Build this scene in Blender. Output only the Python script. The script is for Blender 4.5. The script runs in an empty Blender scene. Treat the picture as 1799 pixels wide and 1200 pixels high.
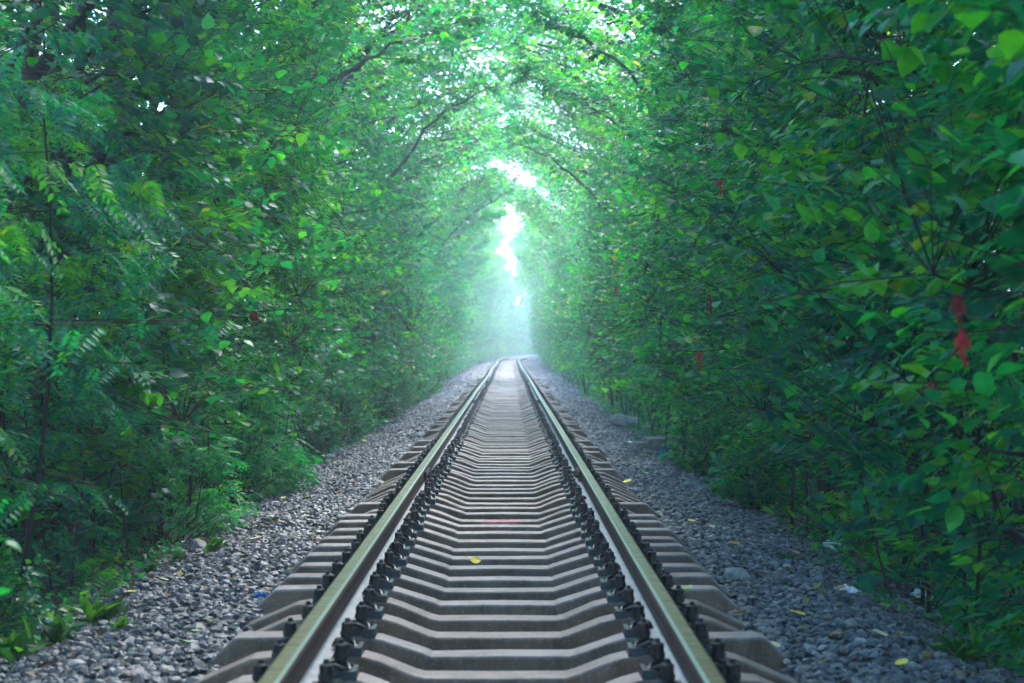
import bpy, math, random
import numpy as np
from mathutils import Vector

R = math.radians
random.seed(5)
C = bpy.context.scene.collection
S = bpy.context.scene

# ------------------------------------------------------------------ camera, sky, sun, exposure
# rail top is z = 0, the track runs along +Y, its centre is x = 0
CAM_X, CAM_Z, F_PX, HOR = 0.057, 1.127, 3498.0, 607.0
cam_d = bpy.data.cameras.new('camera'); cam = bpy.data.objects.new('camera', cam_d); C.objects.link(cam)
cam.location = (CAM_X, 0, CAM_Z)
cam.rotation_euler = (R(90) + 7 / F_PX, 0, -5.5 / F_PX)
cam_d.lens = 70.0; cam_d.sensor_width = 36.0
cam_d.clip_start = 0.05; cam_d.clip_end = 2000
cam_d.dof.use_dof = True; cam_d.dof.focus_distance = 16.0; cam_d.dof.aperture_fstop = 3.6
S.camera = cam

SUN_EL, SUN_ROT = 56.0, 12.0
w = bpy.data.worlds.new('World'); S.world = w; w.use_nodes = True
wn = w.node_tree
sky = wn.nodes.new('ShaderNodeTexSky'); sky.sky_type = 'NISHITA'; sky.sun_disc = False
sky.sun_elevation = R(SUN_EL); sky.sun_rotation = R(SUN_ROT)
sky.air_density = 1.0; sky.dust_density = 0.4; sky.ozone_density = 8.0
bg = wn.nodes['Background']; bg.inputs[1].default_value = 0.15
wn.links.new(sky.outputs[0], bg.inputs[0])
sl = bpy.data.lights.new('sun', 'SUN'); sl.energy = 1.7; sl.angle = R(30); sl.color = (1, 0.97, 0.90)
sun = bpy.data.objects.new('sun', sl); C.objects.link(sun)
a, e = R(SUN_ROT), R(SUN_EL)
sun_dir = Vector((math.sin(a) * math.cos(e), math.cos(a) * math.cos(e), math.sin(e)))
sun.rotation_euler = sun_dir.to_track_quat('Z', 'Y').to_euler()
sun.location = (0, 0, 60)

S.view_settings.view_transform = 'Standard'; S.view_settings.look = 'None'
S.view_settings.gamma = 1.0; S.view_settings.exposure = 3.72
cy = S.cycles
cy.max_bounces = 8; cy.diffuse_bounces = 4; cy.glossy_bounces = 2; cy.transmission_bounces = 5
cy.volume_bounces = 1; cy.transparent_max_bounces = 4
cy.caustics_reflective = False; cy.caustics_refractive = False
cy.use_denoising = True
try: cy.use_light_tree = False
except Exception: pass

# ------------------------------------------------------------------ helpers
def tag(o, label=None, cat=None, group=None, kind=None):
    if label: o['label'] = label
    if cat: o['category'] = cat
    if group: o['group'] = group
    if kind: o['kind'] = kind
    return o

def link(o, parent=None):
    C.objects.link(o)
    if parent: o.parent = parent
    return o

def empty(name, loc, rz=0):
    o = bpy.data.objects.new(name, None); link(o)
    o.location = loc; o.rotation_euler = (0, 0, rz); o.empty_display_size = .2
    return o

def mesh_np(name, V, loops, sizes, mats, smooth=False, mat_idx=None):
    """V (n,3); loops flat vertex indices; sizes loop count per face"""
    me = bpy.data.meshes.new(name)
    V = np.ascontiguousarray(V, np.float32); loops = np.ascontiguousarray(loops, np.int32); sizes = np.ascontiguousarray(sizes, np.int32)
    me.vertices.add(len(V)); me.vertices.foreach_set('co', V.ravel())
    me.loops.add(len(loops)); me.loops.foreach_set('vertex_index', loops)
    me.polygons.add(len(sizes))
    st = np.zeros(len(sizes), np.int32); st[1:] = np.cumsum(sizes)[:-1]
    me.polygons.foreach_set('loop_start', st); me.polygons.foreach_set('loop_total', sizes)
    me.polygons.foreach_set('use_smooth', np.full(len(sizes), smooth))
    for m in (mats if isinstance(mats, (list, tuple)) else [mats]): me.materials.append(m)
    if mat_idx is not None: me.polygons.foreach_set('material_index', np.ascontiguousarray(mat_idx, np.int32))
    me.update(calc_edges=True)
    return me

class MB:
    """collects shapes for one mesh"""
    def __init__(s): s.v = []; s.f = []; s.m = []
    def add(s, verts, faces, m=0):
        b = len(s.v); s.v += [tuple(p) for p in verts]; s.f += [tuple(i + b for i in f) for f in faces]; s.m += [m] * len(faces)
    def box(s, c, d, m=0, taper=0.0):
        x, y, z = [k / 2 for k in d]; t = 1 - taper
        P = [(-x, -y, -z), (x, -y, -z), (x, y, -z), (-x, y, -z), (-x * t, -y * t, z), (x * t, -y * t, z), (x * t, y * t, z), (-x * t, y * t, z)]
        s.add([(c[0] + p[0], c[1] + p[1], c[2] + p[2]) for p in P],
              [(0, 3, 2, 1), (4, 5, 6, 7), (0, 1, 5, 4), (1, 2, 6, 5), (2, 3, 7, 6), (3, 0, 4, 7)], m)
    def cyl(s, c, r, h, n=8, m=0, r2=None):
        r2 = r if r2 is None else r2
        P = [(c[0] + r * math.cos(2 * math.pi * i / n), c[1] + r * math.sin(2 * math.pi * i / n), c[2]) for i in range(n)]
        P += [(c[0] + r2 * math.cos(2 * math.pi * i / n), c[1] + r2 * math.sin(2 * math.pi * i / n), c[2] + h) for i in range(n)]
        s.add(P, [(i, (i + 1) % n, n + (i + 1) % n, n + i) for i in range(n)] + [tuple(range(n, 2 * n)), tuple(range(n))[::-1]], m)
    def tube(s, pts, rad, n=6, m=0):
        pts = [Vector(p) for p in pts]; k = len(pts)
        if not hasattr(rad, '__len__'): rad = [rad] * k
        P = []
        for i, p in enumerate(pts):
            t = (pts[min(i + 1, k - 1)] - pts[max(i - 1, 0)]).normalized()
            u = t.cross(Vector((0, 0, 1)) if abs(t.z) < .9 else Vector((1, 0, 0))).normalized(); v = t.cross(u)
            for j in range(n):
                q = 2 * math.pi * j / n
                P.append(p + (u * math.cos(q) + v * math.sin(q)) * rad[i])
        F = [(i * n + j, i * n + (j + 1) % n, (i + 1) * n + (j + 1) % n, (i + 1) * n + j) for i in range(k - 1) for j in range(n)]
        F += [tuple(range(n))[::-1], tuple(range((k - 1) * n, k * n))]
        s.add(P, F, m)
    def mesh(s, name, mats, smooth=False):
        me = bpy.data.meshes.new(name); me.from_pydata([tuple(p) for p in s.v], [], s.f)
        for m in (mats if isinstance(mats, (list, tuple)) else [mats]): me.materials.append(m)
        me.polygons.foreach_set('material_index', np.array(s.m, np.int32))
        me.polygons.foreach_set('use_smooth', np.full(len(s.f), smooth)); me.update()
        return me
    def build(s, name, mats, parent=None, smooth=False):
        return link(bpy.data.objects.new(name, s.mesh(name, mats, smooth)), parent)

def fnoise(x, y, seed=0):
    """cheap smooth value noise in -1..1"""
    r = np.random.RandomState(seed); s = 0
    for k in range(5):
        a_ = r.uniform(0, 6.28, 3); f1, f2 = r.normal(0, 1.0, 2)
        s = s + np.sin(x * f1 * 2.2 + a_[0] + np.sin(y * f2 + a_[2])) * np.sin(y * f2 * 2.2 + a_[1])
    return s / 2.5

def track_x(y):
    y = np.asarray(y, float)
    return np.where(y > 138, (y - 138) ** 2 / 1600, 0.0) + 0.02 * np.sin(y / 9.0) * np.clip((y - 35) / 60, 0, 1)
def track_z(y):
    y = np.asarray(y, float)
    return np.where(y > 95, 0.16 * ((np.minimum(y, 160) - 95) / 80) ** 2, 0.0) + 0.010 * np.sin(y / 7.5 + 1) * np.clip((y - 30) / 60, 0, 1)

def ground_h(x, y):
    """height of ballast / earth at distance |x| from the track's centre"""
    ax = np.abs(x)
    h = np.interp(ax, [0, 1.15, 1.32, 1.75, 2.3, 2.8, 3.6, 6], [-.385, -.375, -.305, -.31, -.42, -.56, -.60, -.62])
    return h + 0.025 * fnoise(np.asarray(x) * 1.6, np.asarray(y) * 1.1, 3) * np.clip(ax - 1.1, 0, 1)

def from_pixel(px, py, drop=0.32):
    """point of the ballast seen at a pixel of the 1799 wide photograph"""
    for _ in range(6):
        d = F_PX * (CAM_Z + drop) / max(py - HOR, 4)
        x = CAM_X + (px - 894.0) / F_PX * d
        drop = -float(ground_h(x - float(track_x(d)), d)) - float(track_z(d))
    return Vector((x, d, -drop))

# ------------------------------------------------------------------ materials
def mat(name):
    m = bpy.data.materials.new(name); m.use_nodes = True
    nt = m.node_tree; nt.nodes.clear()
    out = nt.nodes.new('ShaderNodeOutputMaterial')
    return m, nt, out
def N(nt, t, **kw):
    n = nt.nodes.new(t)
    for k, v in kw.items(): setattr(n, k, v)
    return n
def ramp(nt, fac, stops, interp='LINEAR'):
    r = N(nt, 'ShaderNodeValToRGB'); r.color_ramp.interpolation = interp
    el = r.color_ramp.elements
    while len(el) < len(stops): el.new(0.5)
    for e_, (p, c) in zip(el, stops): e_.position = p; e_.color = (*c, 1)
    nt.links.new(fac, r.inputs[0]); return r.outputs[0]
def noise(nt, scale, detail=4, rough=.6, coord='Object', vec=None, stretch=None):
    if vec is None:
        tc = N(nt, 'ShaderNodeTexCoord'); vec = tc.outputs[coord]
    if stretch:
        mp = N(nt, 'ShaderNodeMapping'); mp.inputs['Scale'].default_value = stretch
        nt.links.new(vec, mp.inputs[0]); vec = mp.outputs[0]
    n = N(nt, 'ShaderNodeTexNoise'); n.inputs['Scale'].default_value = scale
    n.inputs['Detail'].default_value = detail; n.inputs['Roughness'].default_value = rough
    nt.links.new(vec, n.inputs['Vector']); return n.outputs['Fac']
def bsdf(nt, out, color, rough=.8, metal=0.0, spec=.5, bump=None, bstr=.3, bdist=.01):
    p = N(nt, 'ShaderNodeBsdfPrincipled')
    if isinstance(color, tuple): p.inputs['Base Color'].default_value = (*color, 1)
    else: nt.links.new(color, p.inputs['Base Color'])
    if isinstance(rough, (int, float)): p.inputs['Roughness'].default_value = rough
    else: nt.links.new(rough, p.inputs['Roughness'])
    p.inputs['Metallic'].default_value = metal; p.inputs['Specular IOR Level'].default_value = spec
    if bump is not None:
        b = N(nt, 'ShaderNodeBump'); b.inputs['Strength'].default_value = bstr; b.inputs['Distance'].default_value = bdist
        nt.links.new(bump, b.inputs['Height']); nt.links.new(b.outputs[0], p.inputs['Normal'])
    nt.links.new(p.outputs[0], out.inputs[0]); return p
def mix_col(nt, f, a_, b_, blend='MIX'):
    m = N(nt, 'ShaderNodeMix', data_type='RGBA', blend_type=blend)
    for sock, v in ((m.inputs[0], f), (m.inputs[6], a_), (m.inputs[7], b_)):
        if isinstance(v, (int, float)): sock.default_value = v
        elif isinstance(v, tuple): sock.default_value = (*v, 1)
        else: nt.links.new(v, sock)
    return m.outputs[2]

def leaf_mat(name, stops, transl=.45, tcol=(2.2, 2.1, .7), rough=.42, spec=.32):
    m, nt, out = mat(name)
    g = N(nt, 'ShaderNodeNewGeometry')
    c = ramp(nt, g.outputs['Random Per Island'], stops)
    oi = N(nt, 'ShaderNodeObjectInfo')
    tint = ramp(nt, oi.outputs['Random'], [(0, (.6, .72, .95)), (.35, (.8, .9, 1.05)), (.65, (1.1, 1.05, .85)), (1, (1.2, 1.15, .9))])
    c = mix_col(nt, 1.0, c, tint, 'MULTIPLY')
    nz = noise(nt, 24, 2, .6)                           # blotches and veins within a leaf
    c = mix_col(nt, 1.0, c, ramp(nt, nz, [(.3, (.72, .74, .8)), (.7, (1.2, 1.15, 1.05))]), 'MULTIPLY')
    p = N(nt, 'ShaderNodeBsdfPrincipled'); nt.links.new(c, p.inputs['Base Color'])
    p.inputs['Roughness'].default_value = rough; p.inputs['Specular IOR Level'].default_value = spec
    t = N(nt, 'ShaderNodeBsdfTranslucent'); nt.links.new(mix_col(nt, 1.0, c, tcol, 'MULTIPLY'), t.inputs[0])
    mx = N(nt, 'ShaderNodeMixShader'); mx.inputs[0].default_value = transl
    nt.links.new(p.outputs[0], mx.inputs[1]); nt.links.new(t.outputs[0], mx.inputs[2]); nt.links.new(mx.outputs[0], out.inputs[0])
    return m

M = {}
M['broad'] = leaf_mat('broad_leaf', [(0, (.002, .085, .062)), (.45, (.004, .165, .10)), (.8, (.010, .25, .078)), (.96, (.045, .33, .035)), (.997, (.12, .31, .03)), (1, (.42, .36, .03))])
M['pinnate'] = leaf_mat('pinnate_leaf', [(0, (.002, .12, .085)), (.5, (.004, .20, .115)), (.85, (.02, .27, .07)), (1, (.08, .28, .035))], rough=.5, spec=.2)
M['small'] = leaf_mat('small_leaf', [(0, (.003, .11, .07)), (.5, (.006, .19, .095)), (.85, (.04, .20, .045)), (.985, (.09, .27, .04)), (1, (.35, .3, .03))])

M['litter'] = leaf_mat('dry_leaf_crumbs', [(0, (.05, .03, .018)), (.4, (.13, .08, .04)), (.7, (.25, .16, .06)), (.9, (.42, .30, .06)), (1, (.12, .2, .05))], .15, (1, 1, 1), .7, .3)
M['young'] = leaf_mat('young_leaf', [(0, (.02, .20, .03)), (.5, (.05, .29, .03)), (.97, (.11, .38, .03)), (1, (.4, .36, .03))])
M['weed'] = leaf_mat('weed_leaf', [(0, (.02, .09, .025)), (.6, (.035, .14, .03)), (1, (.07, .20, .035))])
m, nt, out = mat('bark')
n1 = noise(nt, 14, 5, .65, stretch=(1, 1, .25))
bsdf(nt, out, ramp(nt, n1, [(.3, (.018, .016, .014)), (.55, (.055, .048, .04)), (.75, (.10, .095, .08))]), .9, bump=n1, bstr=.6, bdist=.02); M['bark'] = m
m, nt, out = mat('twig_bark')
bsdf(nt, out, (.028, .023, .019), .85, spec=.3); M['twig'] = m

m, nt, out = mat('soil')
n1 = noise(nt, 3, 6, .7); n2 = noise(nt, 40, 4, .7)
bsdf(nt, out, mix_col(nt, n2, ramp(nt, n1, [(.35, (.025, .02, .014)), (.6, (.05, .045, .025)), (.75, (.03, .05, .018))]), (.06, .05, .035)), .95, bump=n2, bstr=.8, bdist=.05); M['soil'] = m
m, nt, out = mat('ballast_dust')
tc = N(nt, 'ShaderNodeTexCoord'); sx = N(nt, 'ShaderNodeSeparateXYZ'); nt.links.new(tc.outputs['Object'], sx.inputs[0]); ab = N(nt, 'ShaderNodeMath', operation='ABSOLUTE'); nt.links.new(sx.outputs[0], ab.inputs[0]); vo = N(nt, 'ShaderNodeTexVoronoi'); vo.inputs['Scale'].default_value = 22
nt.links.new(tc.outputs['Object'], vo.inputs['Vector'])
mr = N(nt, 'ShaderNodeMapRange'); mr.inputs[1].default_value = 2.2; mr.inputs[2].default_value = 2.7; nt.links.new(ab.outputs[0], mr.inputs[0])
bsdf(nt, out, mix_col(nt, mr.outputs[0], ramp(nt, vo.outputs['Color'], [(.15, (.025, .025, .03)), (.5, (.07, .07, .08)), (.85, (.14, .135, .14))]), (.035, .028, .018)), .85, bump=vo.outputs['Distance'], bstr=1, bdist=.04); M['ballast'] = m
m, nt, out = mat('crushed_stone')
g = N(nt, 'ShaderNodeNewGeometry'); n1 = noise(nt, 60, 3)
c = ramp(nt, g.outputs['Random Per Island'], [(0, (.025, .027, .034)), (.4, (.058, .062, .076)), (.75, (.125, .125, .14)), (.93, (.25, .24, .245)), (.97, (.19, .12, .09)), (1, (.40, .39, .38))])
bsdf(nt, out, mix_col(nt, n1, c, mix_col(nt, .5, c, (.06, .05, .045))), .52, spec=.45, bump=n1, bstr=.4, bdist=.01); M['stone'] = m

def concrete(name, top, stain, amount):
    m, nt, out = mat(name)
    oi = N(nt, 'ShaderNodeObjectInfo'); tc = N(nt, 'ShaderNodeTexCoord')
    add = N(nt, 'ShaderNodeVectorMath', operation='ADD'); mul = N(nt, 'ShaderNodeVectorMath', operation='SCALE')
    cb = N(nt, 'ShaderNodeCombineXYZ'); nt.links.new(oi.outputs['Random'], cb.inputs[0]); nt.links.new(oi.outputs['Random'], cb.inputs[1])
    nt.links.new(cb.outputs[0], mul.inputs[0]); mul.inputs['Scale'].default_value = 40
    nt.links.new(tc.outputs['Object'], add.inputs[0]); nt.links.new(mul.outputs[0], add.inputs[1])
    n1 = noise(nt, 4, 5, .65, vec=add.outputs[0]); n2 = noise(nt, 70, 3, .7, vec=add.outputs[0])
    n3 = noise(nt, 9, 4, .6, vec=add.outputs[0], stretch=(1, 1, .2))
    f = ramp(nt, n1, [(.5 - amount, (0, 0, 0)), (.72, (1, 1, 1))])
    c = mix_col(nt, f, top, stain)
    c = mix_col(nt, ramp(nt, n3, [(.5, (0, 0, 0)), (.7, (.6, .6, .6))]), c, tuple(k * .5 for k in stain))
    c = mix_col(nt, ramp(nt, n2, [(.55, (0, 0, 0)), (.8, (.55, .55, .55))]), c, (.42, .40, .38))
    tint = ramp(nt, oi.outputs['Random'], [(0, (.78, .78, .8)), (1, (1.12, 1.1, 1.08))])
    c = mix_col(nt, 1, c, tint, 'MULTIPLY')
    bsdf(nt, out, c, .6, spec=.4, bump=n2, bstr=.5, bdist=.008); return m
M['con_grey'] = concrete('sleeper_concrete', (.195, .162, .158), (.10, .072, .062), .08)
M['con_brown'] = concrete('stained_concrete', (.185, .145, .132), (.10, .060, .046), .14)
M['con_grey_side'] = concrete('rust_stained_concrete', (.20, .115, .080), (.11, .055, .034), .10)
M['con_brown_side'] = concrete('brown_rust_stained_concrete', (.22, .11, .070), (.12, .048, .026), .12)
m, nt, out = mat('pink_paint')
n1 = noise(nt, 45, 5, .7); bsdf(nt, out, ramp(nt, n1, [(.36, (.20, .11, .10)), (.56, (.50, .06, .17))]), .7); M['pink'] = m

m, nt, out = mat('worn_steel')
n1 = noise(nt, 5, 4, .6, stretch=(6, 3, 6)); n2 = noise(nt, 14, 5, .75, stretch=(.5, 2.5, 1))
bsdf(nt, out, mix_col(nt, ramp(nt, n2, [(.42, (0, 0, 0)), (.62, (1, 1, 1))]), ramp(nt, n1, [(.3, (.075, .07, .024)), (.7, (.16, .15, .065))]), (.035, .036, .012)),
     ramp(nt, n2, [(.35, (.28,) * 3), (.65, (.5,) * 3)]), metal=.75, bump=n2, bstr=.15, bdist=.003); M['rail_head'] = m
m, nt, out = mat('polished_steel'); bsdf(nt, out, (.55, .58, .55), .3, metal=.8); M['polish'] = m
m, nt, out = mat('rail_rust')
n1 = noise(nt, 30, 5, .7); bsdf(nt, out, ramp(nt, n1, [(.3, (.05, .02, .012)), (.7, (.13, .055, .032))]), .85, bump=n1, bstr=.3, bdist=.003); M['rust'] = m
m, nt, out = mat('rail_foot_dust')
n1 = noise(nt, 8, 5, .7); bsdf(nt, out, ramp(nt, n1, [(.35, (.12, .11, .11)), (.65, (.23, .22, .23))]), .5, metal=.25, spec=.6); M['foot'] = m
m, nt, out = mat('black_iron')
n1 = noise(nt, 60, 3); bsdf(nt, out, ramp(nt, n1, [(.3, (.006, .006, .008)), (.7, (.02, .018, .018))]), .38, metal=0, spec=.35); M['iron'] = m
m, nt, out = mat('red_cloth'); bsdf(nt, out, (.50, .012, .02), .6); M['red'] = m
m, nt, out = mat('dark_red_cloth'); bsdf(nt, out, (.22, .012, .015), .7); M['dred'] = m
m, nt, out = mat('boulder_rock')
n1 = noise(nt, 6, 6, .65); bsdf(nt, out, ramp(nt, n1, [(.3, (.14, .13, .12)), (.7, (.34, .32, .30))]), .85, bump=n1, bstr=.6, bdist=.03); M['rock'] = m
for k, c in (('white_plastic', (.75, .76, .78)), ('blue_plastic', (.02, .15, .5))):
    m, nt, out = mat(k); bsdf(nt, out, c, .35); M[k] = m
def dry_leaf(name, a_, b_):
    m, nt, out = mat(name); n1 = noise(nt, 25, 3); bsdf(nt, out, ramp(nt, n1, [(.35, a_), (.65, b_)]), .6); return m
M['leaf_yellow'] = dry_leaf('yellow_dry_leaf', (.74, .52, .02), (.80, .62, .05))
M['leaf_orange'] = dry_leaf('orange_dry_leaf', (.40, .15, .02), (.55, .25, .03))
M['leaf_pale'] = dry_leaf('pale_dry_leaf', (.42, .34, .16), (.5, .44, .24))
M['leaf_green'] = dry_leaf('green_fallen_leaf', (.10, .24, .05), (.2, .34, .08))

# ------------------------------------------------------------------ setting: ground, ballast bed
mb = MB(); mb.add([(-380, -80, -.63), (380, -80, -.63), (380, 680, -.63), (-380, 680, -.63)], [(0, 1, 2, 3)])
tag(mb.build('ground', M['soil']), kind='structure')
xs = np.array([-3.4, -3.0, -2.7, -2.4, -2.1, -1.8, -1.6, -1.4, -1.28, -1.15, -.9, -.5, 0, .5, .9, 1.15, 1.28, 1.4, 1.6, 1.8, 2.1, 2.4, 2.7, 3.0, 3.4])
ys = np.concatenate([np.arange(1, 40, .3), np.arange(40, 262, 1.2)])
X, Y = np.meshgrid(xs, ys)
Z = ground_h(X, Y) + track_z(Y) - .012
Z[:, 0] = -.75; Z[:, -1] = -.75
V = np.stack([X + track_x(Y), Y, Z], -1).reshape(-1, 3)
nx, ny = len(xs), len(ys)
ii, jj = np.meshgrid(np.arange(nx - 1), np.arange(ny - 1)); b = (jj * nx + ii).ravel()
F = np.stack([b, b + 1, b + nx + 1, b + nx], -1)
tag(link(bpy.data.objects.new('ballast_bed', mesh_np('ballast_bed', V, F.ravel(), np.full(len(F), 4), M['ballast'], True))), kind='structure')

# gravel: real crushed stones, uncountable, one object
def icosa():
    t = (1 + 5 ** .5) / 2
    v = np.array([(-1, t, 0), (1, t, 0), (-1, -t, 0), (1, -t, 0), (0, -1, t), (0, 1, t), (0, -1, -t), (0, 1, -t), (t, 0, -1), (t, 0, 1), (-t, 0, -1), (-t, 0, 1)], float)
    f = np.array([(0, 11, 5), (0, 5, 1), (0, 1, 7), (0, 7, 10), (0, 10, 11), (1, 5, 9), (5, 11, 4), (11, 10, 2), (10, 7, 6), (7, 1, 8), (3, 9, 4), (3, 4, 2), (3, 2, 6), (3, 6, 8), (3, 8, 9), (4, 9, 5), (2, 4, 11), (6, 2, 10), (8, 6, 7), (9, 8, 1)])
    return v / np.linalg.norm(v[0]), f
IV, IF = icosa()
def rand_rot(n, rs):
    q = rs.normal(size=(n, 4)); q /= np.linalg.norm(q, axis=1)[:, None]
    w_, x, y, z = q.T
    return np.stack([1 - 2 * (y * y + z * z), 2 * (x * y - z * w_), 2 * (x * z + y * w_), 2 * (x * y + z * w_), 1 - 2 * (x * x + z * z), 2 * (y * z - x * w_),
                     2 * (x * z - y * w_), 2 * (y * z + x * w_), 1 - 2 * (x * x + y * y)], -1).reshape(n, 3, 3)
def stones(pos, size, rs):
    n = len(pos)
    sc = size[:, None] * rs.uniform(.55, 1.25, (n, 3)) * .5
    P = IV[None] * (1 + rs.uniform(-.28, .28, (n, 12, 1)))
    P = P * sc[:, None, :]
    P = np.einsum('nij,nkj->nki', rand_rot(n, rs), P)
    P[:, :, 2] *= .75
    P += pos[:, None, :]
    F = (np.arange(n)[:, None, None] * 12 + IF[None]).reshape(-1)
    return P.reshape(-1, 3), F
rs = np.random.RandomState(11)
PV, PF, off = [], [], 0
for (y0, y1, x0, x1, dens, s0, s1) in ((5.5, 16, 1.2, 2.75, 760, .024, .072), (16, 30, 1.2, 2.75, 480, .03, .076), (30, 60, 1.2, 2.9, 170, .05, .09), (60, 130, 1.25, 2.7, 45, .07, .13), (5.5, 30, 0, 1.25, 160, .03, .06)):
    n = int((y1 - y0) * (x1 - x0) * 2 * dens)
    y = rs.uniform(y0, y1, n); x = rs.uniform(x0, x1, n) * np.where(rs.rand(n) < .5, -1, 1)
    keep = rs.rand(n) < np.interp(np.abs(x), [2.15, 2.75], [1, .25]); x = x[keep]; y = y[keep]; n = len(x)
    s = rs.uniform(s0, s1, n) * np.where(rs.rand(n) < .03, 1.5, 1)
    z = ground_h(x, y) + track_z(y) + rs.uniform(-.01, .02, n)
    v, f = stones(np.stack([x + track_x(y), y, z], -1), s, rs)
    PV.append(v); PF.append(f + off); off += len(v)
PV = np.concatenate(PV); PF = np.concatenate(PF)
tag(link(bpy.data.objects.new('gravel', mesh_np('gravel', PV, PF, np.full(len(PF) // 3, 3), M['stone']))), 'grey crushed stone ballast beside the track', 'gravel', kind='stuff')

# ------------------------------------------------------------------ rails
RX = 0.7525
PROF = [(-.036, -.006, 0), (-.026, 0, 0), (.024, 0, 3), (.036, -.009, 1), (.0365, -.03, 1), (.030, -.042, 1), (.009, -.052, 1), (.008, -.12, 1), (.018, -.146, 2), (.075, -.164, 2), (.075, -.176, 2),
        (-.075, -.176, 2), (-.075, -.164, 2), (-.018, -.146, 1), (-.008, -.12, 1), (-.009, -.052, 1), (-.030, -.042, 1), (-.0365, -.03, 0)]
def make_rail(side, label):
    ys = np.concatenate([np.arange(2, 40, 2.0), np.arange(40, 130, 2.5), np.arange(130, 262, 2)])
    k = len(PROF); V = []; F = []; MI = []
    for y in ys:
        cx = float(track_x(y)) + side * RX; cz = float(track_z(y))
        V += [(cx - side * p[0], y, cz + p[1]) for p in PROF]
    for i in range(len(ys) - 1):
        for j in range(k):
            F.append((i * k + j, (i + 1) * k + j, (i + 1) * k + (j + 1) % k, i * k + (j + 1) % k)); MI.append((0, 0, 3, 1, 1, 1, 1, 1, 2, 2, 2, 2, 2, 1, 1, 1, 1, 0)[j])
    F.append(tuple(range(k))); MI.append(1)
    me = bpy.data.meshes.new('rail'); me.from_pydata(V, [], F)
    for q in ('rail_head', 'rust', 'foot', 'polish'): me.materials.append(M[q])
    me.polygons.foreach_set('material_index', np.array(MI, np.int32)); me.update()
    r = link(bpy.data.objects.new('rail', me))
    tag(r, label, 'rail', 'running rails of the track')
    for yj in (19.0, 44.0, 69.0):                       # bolted joints
        for s in (-1, 1):
            mb = MB(); cx = float(track_x(yj)) + side * RX; cz = float(track_z(yj))
            mb.box((cx + s * .030, yj, cz - .098), (.026, .82, .085), 0, .03)
            fp = mb.build('fishplate', M['rust'], r)
            for q in (-.3, -.11, .11, .3):
                mb = MB()
                mb.tube([(cx + s * .042, yj + q, cz - .1), (cx + s * .068, yj + q, cz - .1)], .019, 6)
                mb.tube([(cx + s * .068, yj + q, cz - .1), (cx + s * .082, yj + q, cz - .1)], .011, 6)
                mb.build('bolt', M['iron'], fp)
    return r
make_rail(-1, 'steel rail on the left, olive worn head above brown rusty web')
make_rail(1, 'steel rail on the right, olive worn head above brown rusty web')

# ------------------------------------------------------------------ sleepers
FLAT = [(0, -.272), (.31, -.272), (.34, -.262), (.54, -.196), (.58, -.188), (.62, -.186), (.91, -.186), (1.17, -.186), (1.20, -.192), (1.30, -.285)]
SLOPE = [(0, -.275), (.30, -.275), (.34, -.264), (.49, -.203), (.55, -.187), (.61, -.184), (.91, -.186), (.97, -.188), (1.03, -.197), (1.30, -.315)]
def sleeper_mesh(name, prof, mats, seed, fast=False):
    rs_ = random.Random(seed); st = [(-x, z) for x, z in prof[:0:-1]] + prof
    V = []; F = []; MI = []
    for x, z in st:
        z += rs_.uniform(-.003, .003); wt = .088 + rs_.uniform(-.004, .004); end = abs(x) > 1.25
        V += [(x, -.148, -.46), (x, -wt - .012, z - .013), (x, -wt - .006, z - .003), (x, -wt + .004, z), (x, wt - .004, z), (x, wt + .006, z - .003), (x, wt + .012, z - .013), (x, .148, -.46)]
    n = len(st)
    for i in range(n - 1):
        for j in range(8):
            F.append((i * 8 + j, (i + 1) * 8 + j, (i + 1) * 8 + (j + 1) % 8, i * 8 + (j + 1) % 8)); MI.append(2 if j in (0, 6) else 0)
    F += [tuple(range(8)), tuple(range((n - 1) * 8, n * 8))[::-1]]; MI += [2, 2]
    if fast:                                            # far off: clamps as plain lumps of the same mesh
        for s in (-1, 1):
            for q in (-1, 1):
                cx = s * RX + q * .118; b_ = len(V); mb = MB(); mb.box((cx, 0, -.155), (.10, .16, .06)); mb.box((cx, 0, -.10), (.04, .04, .06))
                V += mb.v; F += [tuple(i + b_ for i in f) for f in mb.f]; MI += [1] * len(mb.f)
    me = bpy.data.meshes.new(name); me.from_pydata(V, [], F)
    for q in mats: me.materials.append(q)
    me.polygons.foreach_set('material_index', np.array(MI, np.int32)); me.update()
    return me
KINDS = {}
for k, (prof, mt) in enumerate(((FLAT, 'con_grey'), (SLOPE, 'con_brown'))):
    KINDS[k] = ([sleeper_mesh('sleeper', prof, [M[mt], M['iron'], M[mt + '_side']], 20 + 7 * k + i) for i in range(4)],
                sleeper_mesh('sleeper', prof, [M[mt], M['iron'], M[mt + '_side']], 60 + k, True))
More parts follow.
